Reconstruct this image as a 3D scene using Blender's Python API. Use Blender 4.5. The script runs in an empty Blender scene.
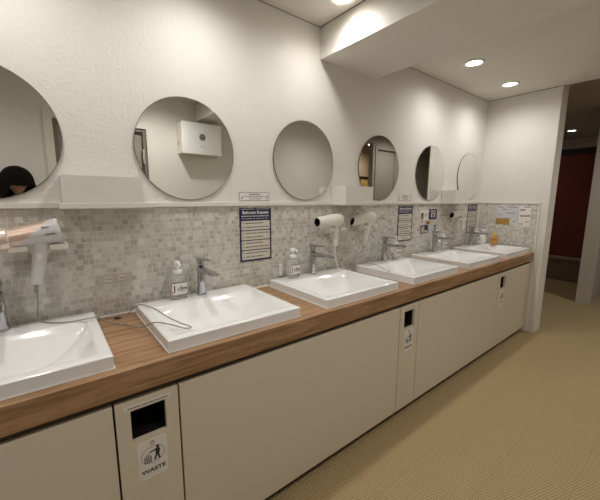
import bpy, bmesh, math, random
from mathutils import Vector, Matrix
random.seed(7)
S = bpy.context.scene
COL = S.collection
R = math.radians

# ------------------------------------------------------------------ camera
CAM = Vector((0, -1.758, 1.475))
yaw, pitch, roll = R(38.34), R(8.996), R(0.209)
fwd = Vector((math.sin(yaw)*math.cos(pitch), math.cos(yaw)*math.cos(pitch), -math.sin(pitch)))
rt = Vector((math.cos(yaw), -math.sin(yaw), 0))
up = rt.cross(fwd)
rt2 = rt*math.cos(roll) + up*math.sin(roll)
up2 = -rt*math.sin(roll) + up*math.cos(roll)
cd = bpy.data.cameras.new('camera')
cam = bpy.data.objects.new('camera', cd); COL.objects.link(cam)
M = Matrix((rt2, up2, -fwd)).transposed().to_4x4(); M.translation = CAM
cam.matrix_world = M
cd.sensor_fit = 'HORIZONTAL'; cd.sensor_width = 36; cd.lens = 321.79/600*36
cd.clip_start = 0.01
S.camera = cam

# ------------------------------------------------------------------ world, exposure
w = bpy.data.worlds.new('world'); S.world = w; w.use_nodes = True
w.node_tree.nodes['Background'].inputs[0].default_value = (1.0, .93, .8, 1)
w.node_tree.nodes['Background'].inputs[1].default_value = 0.05
S.view_settings.view_transform = 'Standard'
S.view_settings.look = 'None'
S.view_settings.exposure = 0.08
S.view_settings.gamma = 1
S.view_settings.use_curve_mapping = False

SPOT_E, ROOM_E, HALL_E, WARM_E = 18.0, 31.0, 12.0, 30.0
LIGHT_COL = (1.0, .962, .925)

# ------------------------------------------------------------------ materials
def mat(name, col, rough=.5, metal=0, spec=None, trans=0, emit=None, es=0, coat=0, ior=None):
    m = bpy.data.materials.new(name); m.use_nodes = True
    b = m.node_tree.nodes['Principled BSDF']
    b.inputs['Base Color'].default_value = (*col, 1)
    b.inputs['Roughness'].default_value = rough
    b.inputs['Metallic'].default_value = metal
    if spec is not None: b.inputs['Specular IOR Level'].default_value = spec
    if trans: b.inputs['Transmission Weight'].default_value = trans
    if ior: b.inputs['IOR'].default_value = ior
    if coat: b.inputs['Coat Weight'].default_value = coat; b.inputs['Coat Roughness'].default_value = .05
    if emit: b.inputs['Emission Color'].default_value = (*emit, 1); b.inputs['Emission Strength'].default_value = es
    return m

def nodes(m): return m.node_tree.nodes, m.node_tree.links, m.node_tree.nodes['Principled BSDF']

def noise_bump(m, scale, strength, dist=.002, detail=6, vec=(1, 1, 1), rough=.6):
    n, l, b = nodes(m)
    g = n.new('ShaderNodeNewGeometry'); mp = n.new('ShaderNodeMapping'); mp.inputs['Scale'].default_value = vec
    t = n.new('ShaderNodeTexNoise'); t.inputs['Scale'].default_value = scale; t.inputs['Detail'].default_value = detail
    t.inputs['Roughness'].default_value = rough
    bp = n.new('ShaderNodeBump'); bp.inputs['Strength'].default_value = strength; bp.inputs['Distance'].default_value = dist
    l.new(g.outputs['Position'], mp.inputs[0]); l.new(mp.outputs[0], t.inputs['Vector'])
    l.new(t.outputs[0], bp.inputs['Height']); l.new(bp.outputs[0], b.inputs['Normal'])
    return t, mp

def ramp(n, stops):
    r = n.new('ShaderNodeValToRGB'); e = r.color_ramp.elements
    while len(e) < len(stops): e.new(.5)
    for i, (p, c) in enumerate(stops): e[i].position = p; e[i].color = (*c, 1)
    return r

M_wall = mat('wallpaper', (.80, .775, .725), .75); noise_bump(M_wall, 70, .85, .004, 8)
M_ceil = mat('ceiling_paint', (.74, .71, .65), .8); noise_bump(M_ceil, 90, .12, .002, 5)
M_hallceil = mat('hall_ceiling', (.40, .35, .28), .8)  # shade on the raised hall ceiling is put into this darker colour
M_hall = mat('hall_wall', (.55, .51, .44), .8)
M_white = mat('white_trim', (.80, .77, .70), .45)
M_shelf = mat('shelf_laminate', (.80, .775, .72), .4)
M_gap = mat('dark_gap', (.05, .045, .035), .8)
M_ceramic = mat('ceramic', (.86, .87, .87), .13, coat=.25)
M_seal = mat('sealant', (.9, .89, .86), .5)
M_chrome = mat('chrome', (.50, .51, .54), .08, 1)
M_mirror = mat('mirror_glass', (.86, .87, .84), .005, 1)
M_mirror_edge = mat('mirror_edge', (.10, .11, .10), .3)
M_cab = mat('cabinet_laminate', (.72, .655, .545), .45); noise_bump(M_cab, 300, .06, .001, 3)
M_kick = mat('toe_kick', (.07, .05, .03), .7)
M_black = mat('black_void', (.012, .01, .01), .6)
M_plasticw = mat('white_plastic', (.80, .77, .70), .35)
M_greyw = mat('pearl_plastic', (.66, .65, .65), .35)
M_gold = mat('rose_gold', (.72, .55, .45), .38, .6)
M_goldtrim = mat('pale_gold', (.85, .72, .62), .3, .6)
M_cord = mat('cord_white', (.72, .69, .62), .5)
M_cordg = mat('cord_grey', (.30, .29, .27), .5)
M_outlet = mat('outlet_beige', (.55, .50, .42), .4)
M_outletin = mat('outlet_cream', (.70, .66, .58), .4)
M_clear = mat('clear_plastic', (.97, .97, .96), .12, trans=.9, ior=1.12)
M_frost = mat('frosted_cap', (.84, .84, .82), .3)
M_paper = mat('paper', (.82, .80, .76), .6)
M_papergrey = mat('paper_grey', (.62, .60, .56), .6)
M_cream = mat('paper_cream', (.68, .63, .53), .6)
M_navy = mat('navy_print', (.018, .02, .075), .55)
M_ink = mat('ink_black', (.02, .02, .02), .6)
M_inkgrey = mat('ink_grey', (.16, .15, .15), .6)
M_red = mat('ink_red', (.30, .03, .03), .6)
M_orange = mat('amber_plastic', (.62, .30, .05), .25)
M_orangecap = mat('amber_cap', (.75, .48, .12), .3)
M_goldcard = mat('gold_card', (.46, .26, .06), .5)
M_reddoor = mat('red_door', (.155, .02, .012), .5)
M_lintel = mat('dark_lintel', (.02, .012, .01), .6)
M_lowwall = mat('brown_panel', (.20, .15, .10), .7)
M_sill = mat('sill', (.33, .29, .22), .6)
M_doorgrey = mat('door_grey', (.36, .325, .27), .55)
M_doordark = mat('door_frame_dark', (.20, .175, .14), .5)
M_yellow = mat('yellow_cloth', (.75, .55, .15), .7)
M_orangewall = mat('warm_wall', (.70, .52, .32), .7)
M_lens = mat('lamp_lens', (1, 1, 1), .4, emit=(1, .93, .80), es=9)
M_skin = mat('skin', (.50, .31, .22), .5)
M_hair = mat('hair', (.006, .004, .003), .9, spec=.15); noise_bump(M_hair, 60, .5, .004, 6, (1, 1, .15))
M_cloth = mat('dark_jumper', (.035, .035, .045), .85)
M_trouser = mat('trousers', (.03, .03, .035), .85)
M_shoe = mat('shoe', (.02, .02, .02), .5)
M_eye = mat('eye_white', (.75, .73, .7), .3)
M_iris = mat('iris', (.03, .015, .01), .2)
M_lip = mat('lip', (.42, .16, .13), .5)
M_phone = mat('phone', (.02, .02, .025), .2)

# mosaic tiles
M_tile = mat('mosaic_tile', (.6, .58, .52), .35)
def mosaic(m):
    n, l, b = nodes(m)
    g = n.new('ShaderNodeNewGeometry'); s = n.new('ShaderNodeSeparateXYZ'); a = n.new('ShaderNodeMath'); a.operation = 'ADD'
    c = n.new('ShaderNodeCombineXYZ')
    l.new(g.outputs['Position'], s.inputs[0]); l.new(s.outputs[0], a.inputs[0]); l.new(s.outputs[1], a.inputs[1])
    l.new(a.outputs[0], c.inputs[0]); l.new(s.outputs[2], c.inputs[1])
    # slight wobble so that the chips are not perfectly in line
    nz = n.new('ShaderNodeTexNoise'); nz.inputs['Scale'].default_value = 16; nz.inputs['Detail'].default_value = 1
    l.new(c.outputs[0], nz.inputs['Vector'])
    vm = n.new('ShaderNodeVectorMath'); vm.operation = 'MULTIPLY_ADD'
    l.new(nz.outputs['Color'], vm.inputs[0]); vm.inputs[1].default_value = (.004, .004, 0); l.new(c.outputs[0], vm.inputs[2])
    br = n.new('ShaderNodeTexBrick')
    br.offset = .37; br.offset_frequency = 3; br.squash = .72; br.squash_frequency = 2
    br.inputs['Scale'].default_value = 1; br.inputs['Mortar Size'].default_value = .0018
    br.inputs['Mortar Smooth'].default_value = .3; br.inputs['Bias'].default_value = 0
    br.inputs['Brick Width'].default_value = .0315; br.inputs['Row Height'].default_value = .0255
    br.inputs['Color1'].default_value = (0, 0, 0, 1); br.inputs['Color2'].default_value = (1, 1, 1, 1)
    br.inputs['Mortar'].default_value = (.5, .5, .5, 1)
    l.new(vm.outputs[0], br.inputs['Vector'])
    r = ramp(n, [(0, (.47, .44, .38)), (.25, (.54, .51, .445)), (.6, (.60, .575, .51)), (1, (.72, .70, .645))])
    l.new(br.outputs['Color'], r.inputs[0])
    fine = n.new('ShaderNodeTexNoise'); fine.inputs['Scale'].default_value = 90; fine.inputs['Detail'].default_value = 4
    l.new(c.outputs[0], fine.inputs['Vector'])
    mxf = n.new('ShaderNodeMix'); mxf.data_type = 'RGBA'; mxf.blend_type = 'OVERLAY'; mxf.inputs[0].default_value = .35
    l.new(r.outputs[0], mxf.inputs[6]); l.new(fine.outputs[0], mxf.inputs[7])
    mx = n.new('ShaderNodeMix'); mx.data_type = 'RGBA'
    l.new(br.outputs['Fac'], mx.inputs[0]); l.new(mxf.outputs[2], mx.inputs[6]); mx.inputs[7].default_value = (.70, .68, .63, 1)
    l.new(mx.outputs[2], b.inputs['Base Color'])
    rr = n.new('ShaderNodeMapRange'); rr.inputs['To Min'].default_value = .22; rr.inputs['To Max'].default_value = .5
    l.new(br.outputs['Color'], rr.inputs[0]); l.new(rr.outputs[0], b.inputs['Roughness'])
    bp = n.new('ShaderNodeBump'); bp.invert = True; bp.inputs['Strength'].default_value = .5; bp.inputs['Distance'].default_value = .0015
    l.new(br.outputs['Fac'], bp.inputs['Height']); l.new(bp.outputs[0], b.inputs['Normal'])
mosaic(M_tile)

M_wood = mat('oak_laminate', (.3, .18, .1), .42)
def wood(m):
    n, l, b = nodes(m)
    g = n.new('ShaderNodeNewGeometry'); mp = n.new('ShaderNodeMapping'); mp.inputs['Scale'].default_value = (1.6, 26, 26)
    t = n.new('ShaderNodeTexNoise'); t.inputs['Scale'].default_value = 2.2; t.inputs['Detail'].default_value = 9; t.inputs['Roughness'].default_value = .62
    t.inputs['Distortion'].default_value = .6
    l.new(g.outputs['Position'], mp.inputs[0]); l.new(mp.outputs[0], t.inputs['Vector'])
    r = ramp(n, [(.25, (.18, .092, .038)), (.45, (.30, .172, .083)), (.60, (.44, .27, .15)), (.8, (.33, .19, .095))])
    l.new(t.outputs[0], r.inputs[0]); l.new(r.outputs[0], b.inputs['Base Color'])
    bp = n.new('ShaderNodeBump'); bp.inputs['Strength'].default_value = .15; bp.inputs['Distance'].default_value = .001
    l.new(t.outputs[0], bp.inputs['Height']); l.new(bp.outputs[0], b.inputs['Normal'])
wood(M_wood)

M_floor = mat('woven_floor', (.3, .22, .13), .7)
def weave(m):
    n, l, b = nodes(m)
    g = n.new('ShaderNodeNewGeometry')
    def wave(rot, sc, dist=1.2):
        mp = n.new('ShaderNodeMapping'); mp.inputs['Rotation'].default_value = (0, 0, rot)
        t = n.new('ShaderNodeTexWave'); t.inputs['Scale'].default_value = sc; t.inputs['Distortion'].default_value = dist
        t.inputs['Detail'].default_value = 2; t.inputs['Detail Scale'].default_value = 3
        l.new(g.outputs['Position'], mp.inputs[0]); l.new(mp.outputs[0], t.inputs['Vector']); return t
    a = wave(R(20), 24); c = wave(R(108), 26)
    mu = n.new('ShaderNodeMath'); mu.operation = 'MULTIPLY'
    l.new(a.outputs['Fac'], mu.inputs[0]); l.new(c.outputs['Fac'], mu.inputs[1])
    t = n.new('ShaderNodeTexNoise'); t.inputs['Scale'].default_value = 160; t.inputs['Detail'].default_value = 3
    l.new(g.outputs['Position'], t.inputs['Vector'])
    ad = n.new('ShaderNodeMath'); ad.operation = 'MULTIPLY_ADD'; ad.inputs[1].default_value = .55
    l.new(t.outputs[0], ad.inputs[0]); l.new(mu.outputs[0], ad.inputs[2])
    r = ramp(n, [(.15, (.24, .175, .080)), (.5, (.42, .31, .155)), (.95, (.60, .455, .25))])
    l.new(ad.outputs[0], r.inputs[0])
    # seams between the strips of flooring, running along the room
    br = n.new('ShaderNodeTexBrick'); br.offset = .5; br.inputs['Scale'].default_value = 1
    br.inputs['Brick Width'].default_value = 1.2; br.inputs['Row Height'].default_value = .30; br.inputs['Mortar Size'].default_value = .0016
    br.inputs['Color1'].default_value = (.98, .98, .98, 1); br.inputs['Color2'].default_value = (1, 1, 1, 1); br.inputs['Mortar'].default_value = (.82, .8, .76, 1)
    l.new(g.outputs['Position'], br.inputs['Vector'])
    mx = n.new('ShaderNodeMix'); mx.data_type = 'RGBA'; mx.blend_type = 'MULTIPLY'; mx.inputs[0].default_value = 1
    l.new(r.outputs[0], mx.inputs[6]); l.new(br.outputs['Color'], mx.inputs[7]); l.new(mx.outputs[2], b.inputs['Base Color'])
    bp = n.new('ShaderNodeBump'); bp.inputs['Strength'].default_value = .5; bp.inputs['Distance'].default_value = .003
    l.new(ad.outputs[0], bp.inputs['Height']); l.new(bp.outputs[0], b.inputs['Normal'])
weave(M_floor)

# ------------------------------------------------------------------ mesh helpers
def NB(): return bmesh.new()
def box(bm, x0, x1, y0, y1, z0, z1):
    m = Matrix.Translation(((x0+x1)/2, (y0+y1)/2, (z0+z1)/2)) @ Matrix.Diagonal((abs(x1-x0), abs(y1-y0), abs(z1-z0), 1))
    return bmesh.ops.create_cube(bm, size=1, matrix=m)['verts']
def frame(d):
    d = d.normalized(); a = Vector((0, 0, 1)) if abs(d.z) < .9 else Vector((1, 0, 0))
    u = d.cross(a).normalized(); return u, d.cross(u).normalized()
def loft(bm, rings, cap=True):
    L = [[bm.verts.new(p) for p in r] for r in rings]; n = len(L[0])
    for a, b in zip(L, L[1:]):
        for i in range(n): bm.faces.new((a[i], a[(i+1) % n], b[(i+1) % n], b[i]))
    if cap: bm.faces.new(L[0][::-1]); bm.faces.new(L[-1])
    return L
def cyl(bm, p0, p1, r0, r1=None, seg=24, cap=True):
    p0, p1 = Vector(p0), Vector(p1); r1 = r0 if r1 is None else r1
    u, v = frame(p1-p0)
    rings = [[p + (u*math.cos(t)+v*math.sin(t))*r for t in [2*math.pi*i/seg for i in range(seg)]] for p, r in ((p0, r0), (p1, r1))]
    loft(bm, rings, cap)
def lathe(bm, prof, org, axis, seg=28, cap=True, sx=1, sy=1, power=2):
    """prof: list of (distance along axis, radius)"""
    org = Vector(org); axis = Vector(axis).normalized(); u, v = frame(axis)
    rings = []
    for h, r in prof:
        ring = []
        for i in range(seg):
            t = 2*math.pi*i/seg; c, s = math.cos(t), math.sin(t)
            if power != 2: c = math.copysign(abs(c)**(2/power), c); s = math.copysign(abs(s)**(2/power), s)
            ring.append(org + axis*h + (u*c*sx + v*s*sy)*max(r, 1e-4))
        rings.append(ring)
    loft(bm, rings, cap)
def smoothpath(pts, n=8):
    P = [Vector(p) for p in pts]; P = [2*P[0]-P[1]] + P + [2*P[-1]-P[-2]]; out = []
    for i in range(1, len(P)-2):
        a, b, c, d = P[i-1:i+3]
        for k in range(n):
            t = k/n
            out.append(.5*((2*b)+(c-a)*t+(2*a-5*b+4*c-d)*t*t+(3*b-a-3*c+d)*t**3))
    out.append(P[-2]); return out
def tube(bm, pts, r, seg=8, n=8):
    P = smoothpath(pts, n) if n else [Vector(p) for p in pts]
    rings = []; u = None
    for i, p in enumerate(P):
        d = (P[min(i+1, len(P)-1)] - P[max(i-1, 0)]).normalized()
        if u is None: u, _ = frame(d)
        u = (u - d*u.dot(d)).normalized(); v = d.cross(u)
        rr = r(i/(len(P)-1)) if callable(r) else r
        rings.append([p + (u*math.cos(t)+v*math.sin(t))*rr for t in [2*math.pi*k/seg for k in range(seg)]])
    loft(bm, rings)
def prism(bm, pts, y0, y1):
    """polygon in the local x-z plane given depth in y"""
    a = [bm.verts.new((x, y0, z)) for x, z in pts]; b = [bm.verts.new((x, y1, z)) for x, z in pts]; n = len(pts)
    bm.faces.new(a); bm.faces.new(b[::-1])
    for i in range(n): bm.faces.new((a[i], b[i], b[(i+1) % n], a[(i+1) % n]))
def rrect(x0, x1, z0, z1, r, k=5):
    out = []
    for cx, cz, a0 in ((x1-r, z1-r, 0), (x0+r, z1-r, 90), (x0+r, z0+r, 180), (x1-r, z0+r, 270)):
        for i in range(k+1): t = R(a0+90*i/k); out.append((cx+r*math.cos(t), cz+r*math.sin(t)))
    return out
def circle(cx, cz, rx, rz=None, k=32):
    rz = rz or rx; return [(cx+rx*math.cos(2*math.pi*i/k), cz+rz*math.sin(2*math.pi*i/k)) for i in range(k)]
def ringprism(bm, outer, inner, y0, y1):
    n = len(outer)
    rows = [[bm.verts.new((x, y, z)) for x, z in pts] for pts, y in ((outer, y0), (inner, y0), (inner, y1), (outer, y1))]
    for k in range(4):
        a, b = rows[k], rows[(k+1) % 4]
        for i in range(n): bm.faces.new((a[i], a[(i+1) % n], b[(i+1) % n], b[i]))
def panel_with_hole(bm, X, Z, hole, y0, y1):
    """rectangular panel in x-z with one rectangular hole"""
    (a, b), (c, d) = X, Z; (p, q), (r, s) = hole
    ringprism(bm, [(a, c), (b, c), (b, d), (a, d)], [(p, r), (q, r), (q, s), (p, s)], y0, y1)

def obj(name, bm, m, parent=None, bevel=0, smooth=False, subsurf=0, loc=None, rot=None, angle=40):
    bmesh.ops.recalc_face_normals(bm, faces=bm.faces[:])
    me = bpy.data.meshes.new(name); bm.to_mesh(me); bm.free()
    for mm in (m if isinstance(m, (list, tuple)) else [m]): me.materials.append(mm)
    if smooth:
        for p in me.polygons: p.use_smooth = True
        me.set_sharp_from_angle(angle=R(angle))
    o = bpy.data.objects.new(name, me); COL.objects.link(o)
    if parent: o.parent = parent
    if loc: o.location = loc
    if rot: o.rotation_euler = rot
    if bevel:
        b = o.modifiers.new('bevel', 'BEVEL'); b.width = bevel; b.segments = 2; b.limit_method = 'ANGLE'; b.angle_limit = R(40)
    if subsurf:
        s = o.modifiers.new('sub', 'SUBSURF'); s.levels = s.render_levels = subsurf
    return o
def tag(o, label, cat, group=None):
    o['label'] = label; o['category'] = cat
    if group: o['group'] = group
    return o
def thing(name, label, cat, loc=(0, 0, 0), rotz=0, group=None):
    o = bpy.data.objects.new(name, None); COL.objects.link(o); o.empty_display_size = .05
    o.location = loc; o.rotation_euler = (0, 0, rotz); return tag(o, label, cat, group)
def struct(name, bm, m, parent=None, **k):
    o = obj(name, bm, m, parent, **k)
    if parent is None: o['kind'] = 'structure'
    return o
def dup(root, label=None, loc=None):
    r = root.copy(); COL.objects.link(r)
    if label: r['label'] = label
    if loc: r.location = loc
    for ch in list(root.children):
        c = ch.copy(); COL.objects.link(c); c.parent = r
        for g in list(ch.children):
            d = g.copy(); COL.objects.link(d); d.parent = c
    return r
_dg = None
def text(name, body, size, m, parent, loc, width=None, bold=0.0, align='CENTER', slant=0):
    c = bpy.data.curves.new(name, 'FONT'); c.body = body; c.size = size; c.align_x = align; c.align_y = 'CENTER'; c.offset = bold; c.shear = slant
    o = bpy.data.objects.new(name+'_curve', c); COL.objects.link(o)
    me = bpy.data.meshes.new_from_object(o.evaluated_get(bpy.context.evaluated_depsgraph_get()))
    bpy.data.objects.remove(o); me.name = name
    xs = [v.co.x for v in me.vertices]; k = 1
    if width and xs: k = width/(max(xs)-min(xs))
    for v in me.vertices: v.co = Vector((v.co.x*k, 0, v.co.y))
    me.materials.clear(); me.materials.append(m)
    t = bpy.data.objects.new(name, me); COL.objects.link(t); t.parent = parent; t.location = loc
    return t
def dashes(bm, x0, x1, z, h, y, seed, lo=.004, hi=.014, gap=.003, fill=1.0):
    """a line of small print"""
    rnd = random.Random(seed); x = x0; end = x0+(x1-x0)*fill
    while x < end:
        wd = min(rnd.uniform(lo, hi), end-x)
        if wd < .001: break
        a = [bm.verts.new(p) for p in ((x, y, z), (x+wd, y, z), (x+wd, y, z+h), (x, y, z+h))]; bm.faces.new(a)
        x += wd+gap

# ------------------------------------------------------------------ key dimensions
XL, XE, YR = -1.8, 4.173, -2.3           # left end, end wall, opposite wall
ZC, ZH = 2.603, 2.74                     # ceiling, hall ceiling
ZT, ZTOP, ZK = .957, .908, .818          # sink rim, counter top, counter underside
YC = -.620                               # counter front
XH, YH = 8.8, 1.2

# ------------------------------------------------------------------ structure
bm = NB(); box(bm, XL, XH, -3.8, YH, -.05, 0); struct('floor', bm, M_floor)
bm = NB(); box(bm, XL-.1, XE+.2, 0, .1, 0, ZC+.2); WL = struct('wall_left', bm, M_wall)
bm = NB(); box(bm, XL, XE, -.006, 0, ZTOP, 1.4325); obj('mosaic_tiles', bm, M_tile, WL)
# end wall with its tile field and edge casing
bm = NB(); box(bm, XE, XE+.2, -.70, 0, 0, ZC+.14); WE = struct('wall_front', bm, M_wall)
bm = NB(); box(bm, XE-.006, XE, -.612, -.006, ZTOP, 1.4325); obj('mosaic_tiles', bm, M_tile, WE)
bm = NB(); box(bm, XE-.012, XE, -.702, -.665, 0, ZC-.002); obj('corner_casing', bm, M_white, WE, bevel=.003)
bm = NB(); box(bm, XE-.012, XE, -.630, -.612, ZTOP, 1.45); obj('tile_edge', bm, M_white, WE, bevel=.002)
bm = NB(); box(bm, XE-.016, XE-.006, -.018, -.006, ZTOP, 1.4325); obj('corner_bead', bm, M_white, WE)
# opposite wall, with two doorways
bm = NB()
DX0, DX1, DZ = .14, .98, 2.24
box(bm, XL-.1, DX0, YR-.1, YR, 0, ZC+.14); box(bm, DX0, DX1, YR-.1, YR, DZ, ZC+.14); box(bm, DX1, 4.50, YR-.1, YR, 0, ZC+.14)
struct('wall_right', bm, M_wall)
bm = NB(); box(bm, XL-.1, XL, YR, 0, 0, ZC); struct('wall_back', bm, M_wall)
# ceiling and beam
bm = NB(); box(bm, XL-.1, XE+.02, YR-.1, 0, ZC, ZC+.05); CE = struct('ceiling', bm, M_ceil)
bm = NB(); box(bm, 1.557, 2.129, YR, 0, 2.404, ZC); obj('ceiling_beam', bm, M_wall, CE)
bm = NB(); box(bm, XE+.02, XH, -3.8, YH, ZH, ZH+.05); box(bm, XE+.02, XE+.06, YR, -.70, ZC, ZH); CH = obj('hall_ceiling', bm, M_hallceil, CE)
bm = NB(); box(bm, XL, 1.556, -.003, 0, ZC-.004, ZC); box(bm, 2.13, XE, -.003, 0, ZC-.004, ZC)
box(bm, XE-.005, XE, -.70, 0, ZC-.005, ZC); box(bm, 1.551, 1.557, YR, 0, ZC-.005, ZC); struct('shadow_gap_strip', bm, mat('shadow_gap', (.28, .25, .21), .8))  # grey strips stand in for the dark shadow line along the ceiling edges
# ledge over the tiles
bm = NB(); box(bm, XL, XE, -.018, 0, 1.4325, 1.456); struct('trim_2', bm, M_white, bevel=.002)
bm = NB(); box(bm, XE-.014, XE, -.630, -.018, 1.4325, 1.450); struct('trim_3', bm, M_white, bevel=.002)
bm = NB(); box(bm, 1.0, 4.5, YR, YR+.012, 0, .07); box(bm, XL, .07, YR, YR+.012, 0, .07); struct('baseboard_right', bm, M_white)

# door in the opposite wall (seen in the mirrors)
bm = NB(); ringprism(bm, [(.07, 0), (1.05, 0), (1.05, 2.31), (.07, 2.31)], [(DX0, -.001), (DX1, -.001), (DX1, DZ), (DX0, DZ)], YR+.015, YR-.1)
dr = NB(); box(dr, DX0, DX1, YR-.09, YR-.05, .01, DZ)
D1 = struct('door_1', dr, M_doorgrey)
obj('door_frame', bm, M_white, D1, bevel=.003)
bm = NB(); ringprism(bm, [(DX0, 0.005), (DX1, .005), (DX1, DZ), (DX0, DZ)], [(DX0+.035, .006), (DX1-.035, .006), (DX1-.035, DZ-.035), (DX0+.035, DZ-.035)], YR-.045, YR-.005)
obj('door_stop', bm, M_doordark, D1)
bm = NB(); box(bm, .895, .925, YR-.05, YR-.04, .98, 1.14); cyl(bm, (.91, YR-.045, 1.07), (.91, YR, 1.07), .009); cyl(bm, (.91, YR, 1.07), (.80, YR, 1.07), .008); obj('door_handle', bm, M_chrome, D1, smooth=True)
bm = NB(); box(bm, .935, .955, YR-.05, YR+.0, 1.86, 2.02); obj('closer_box', bm, M_chrome, D1)

# hall beyond the end wall: partition stub, low wall with red panel, back wall
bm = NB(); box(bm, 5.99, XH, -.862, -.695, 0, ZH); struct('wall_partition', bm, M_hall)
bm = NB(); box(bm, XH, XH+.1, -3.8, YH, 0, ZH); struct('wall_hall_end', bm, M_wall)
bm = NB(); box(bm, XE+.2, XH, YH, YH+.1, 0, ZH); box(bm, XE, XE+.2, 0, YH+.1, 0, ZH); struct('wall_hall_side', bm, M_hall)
bm = NB(); box(bm, 7.40, 7.55, -.695, YH, 0, .40); struct('wall_low', bm, M_lowwall)
bm = NB(); box(bm, 7.37, 7.58, -.694, YH, .40, .45); struct('trim_4', bm, M_sill, bevel=.004)
bm = NB(); box(bm, 7.44, 7.50, -.55, YH, .45, 2.27); D4 = struct('door_4', bm, M_reddoor, bevel=.003)
bm = NB(); box(bm, 7.44, 7.50, -.694, -.55, .45, 2.27); obj('red_jamb', bm, M_reddoor, D4)
bm = NB(); box(bm, 7.42, 7.52, -.694, YH, 2.27, 2.37); obj('lintel', bm, M_lintel, D4)
bm = NB(); cyl(bm, (7.42, .16, .52), (7.42, .16, 1.45), .012); box(bm, 7.41, 7.44, .15, .17, .55, .57); box(bm, 7.41, 7.44, .15, .17, 1.4, 1.42); obj('door_handle', bm, mat('brass_dull', (.45, .4, .3), .4, .6), D4, smooth=True)
# far part of the opposite wall, doors and the warm lit side room
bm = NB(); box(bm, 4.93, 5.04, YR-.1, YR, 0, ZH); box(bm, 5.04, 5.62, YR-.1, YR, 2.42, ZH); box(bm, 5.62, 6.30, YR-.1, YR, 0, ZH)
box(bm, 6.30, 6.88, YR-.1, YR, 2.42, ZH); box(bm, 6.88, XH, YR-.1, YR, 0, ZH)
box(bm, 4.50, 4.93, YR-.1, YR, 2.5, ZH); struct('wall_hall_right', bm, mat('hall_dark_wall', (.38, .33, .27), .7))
for k, (a, b) in enumerate(((5.04, 5.62), (6.30, 6.88))):
    bm = NB(); box(bm, a, b, YR-.07, YR-.03, .01, 2.42); d = struct('door_%d' % (k+2), bm, M_doorgrey)
    bm = NB(); ringprism(bm, [(a-.05, 0), (b+.05, 0), (b+.05, 2.47), (a-.05, 2.47)], [(a+.01, -.001), (b-.01, -.001), (b-.01, 2.41), (a+.01, 2.41)], YR+.015, YR-.028)
    obj('door_frame', bm, M_doorgrey, d, bevel=.003)
    bm = NB(); cyl(bm, (b-.09, YR-.035, 1.05), (b-.09, YR+.02, 1.05), .009); cyl(bm, (b-.09, YR+.02, 1.05), (b-.20, YR+.02, 1.05), .008); obj('door_handle', bm, M_chrome, d, smooth=True)
bm = NB(); box(bm, 4.3, 7.4, -3.8, -3.7, 0, ZH); box(bm, 4.2, 4.3, -3.8, YR-.1, 0, ZH); box(bm, 7.3, 7.4, -3.7, YR-.1, 0, ZH); struct('wall_side_room', bm, M_orangewall)
bm = NB(); box(bm, 5.2, 7.25, -3.695, -3.66, 1.98, 2.03); struct('trim_5', bm, M_lintel)
bm = NB()
for i in range(40):
    x = 5.4+i*.04; d = .012*math.sin(i*1.9)
    vs = box(bm, x, x+.041, -3.66+d-.008, -3.66+d+.008, .5, 1.95)
tag(obj('hanging_curtain', bm, M_yellow), 'yellow cloth curtain hanging in the lit side room, seen only in a mirror', 'curtain')

# ------------------------------------------------------------------ downlights
def downlight(x, y, z, label, energy, size=168, blend=1.0, group=None):
    t = thing('ceiling_downlight', label, 'light', (x, y, z), 0, group)
    bm = NB(); k = 32
    prof = [(.078, -.0005), (.078, -.010), (.073, -.014), (.062, -.010), (.058, -.003)]
    L = [[bm.verts.new((r*math.cos(2*math.pi*i/k), r*math.sin(2*math.pi*i/k), h)) for i in range(k)] for r, h in prof]
    for a, b in zip(L, L[1:]):
        for i in range(k): bm.faces.new((a[i], a[(i+1) % k], b[(i+1) % k], b[i]))
    obj('trim_ring', bm, M_plasticw, t, smooth=True)
    bm = NB(); lathe(bm, [(0.001, .058), (.006, .057), (.009, .044), (.011, .0)], (0, 0, 0), (0, 0, -1), 28)
    obj('lamp_lens', bm, M_lens, t, smooth=True)
    ld = bpy.data.lights.new('lamp', 'SPOT'); ld.energy = energy; ld.spot_size = R(size); ld.spot_blend = blend
    ld.shadow_soft_size = .04; ld.color = LIGHT_COL
    lo = bpy.data.objects.new('lamp', ld); COL.objects.link(lo); lo.parent = t; lo.location = (0, 0, -.03)
    return t
g = 'ceiling downlights in a row along the mirror wall'
downlight(-.125, -.36, ZC, 'round ceiling downlight above the leftmost mirror, out of frame', SPOT_E, group=g)
downlight(.665, -.36, ZC, 'round ceiling downlight above the second mirror, out of frame', SPOT_E, group=g)
downlight(1.43, -.33, ZC, 'round ceiling downlight at the top edge, left of the beam', SPOT_E*.72, group=g)
downlight(2.92, -.39, ZC, 'lit round ceiling downlight just right of the beam', SPOT_E, group=g)
downlight(3.71, -.385, ZC, 'lit round ceiling downlight nearest the end wall', SPOT_E, group=g)
g = 'ceiling downlights over the aisle'
downlight(-.75, -1.45, ZC, 'round ceiling downlight over the aisle behind the photographer', ROOM_E*.8, group=g)
downlight(1.05, -1.75, ZC, 'round ceiling downlight over the aisle in front of the grey door', ROOM_E, group=g)
downlight(3.2, -1.60, ZC, 'round ceiling downlight over the aisle near the end wall', ROOM_E*.62, group=g)
downlight(7.75, .0, ZH, 'small ceiling downlight far down the hall over the red door', HALL_E)
downlight(6.6, .75, ZH, 'unseen fill lamp added behind the end wall to brighten the hall', 14)  # added lamp, kept out of sight, lifts the dark hall and red panel
downlight(5.3, -1.7, ZH, 'unseen fill lamp added out of view to brighten the hall partition', 48)  # added unseen lamp, lights the partition stub and far hall wall
downlight(5.9, -3.2, ZH, 'warm ceiling downlight inside the yellow side room', WARM_E)

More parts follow.
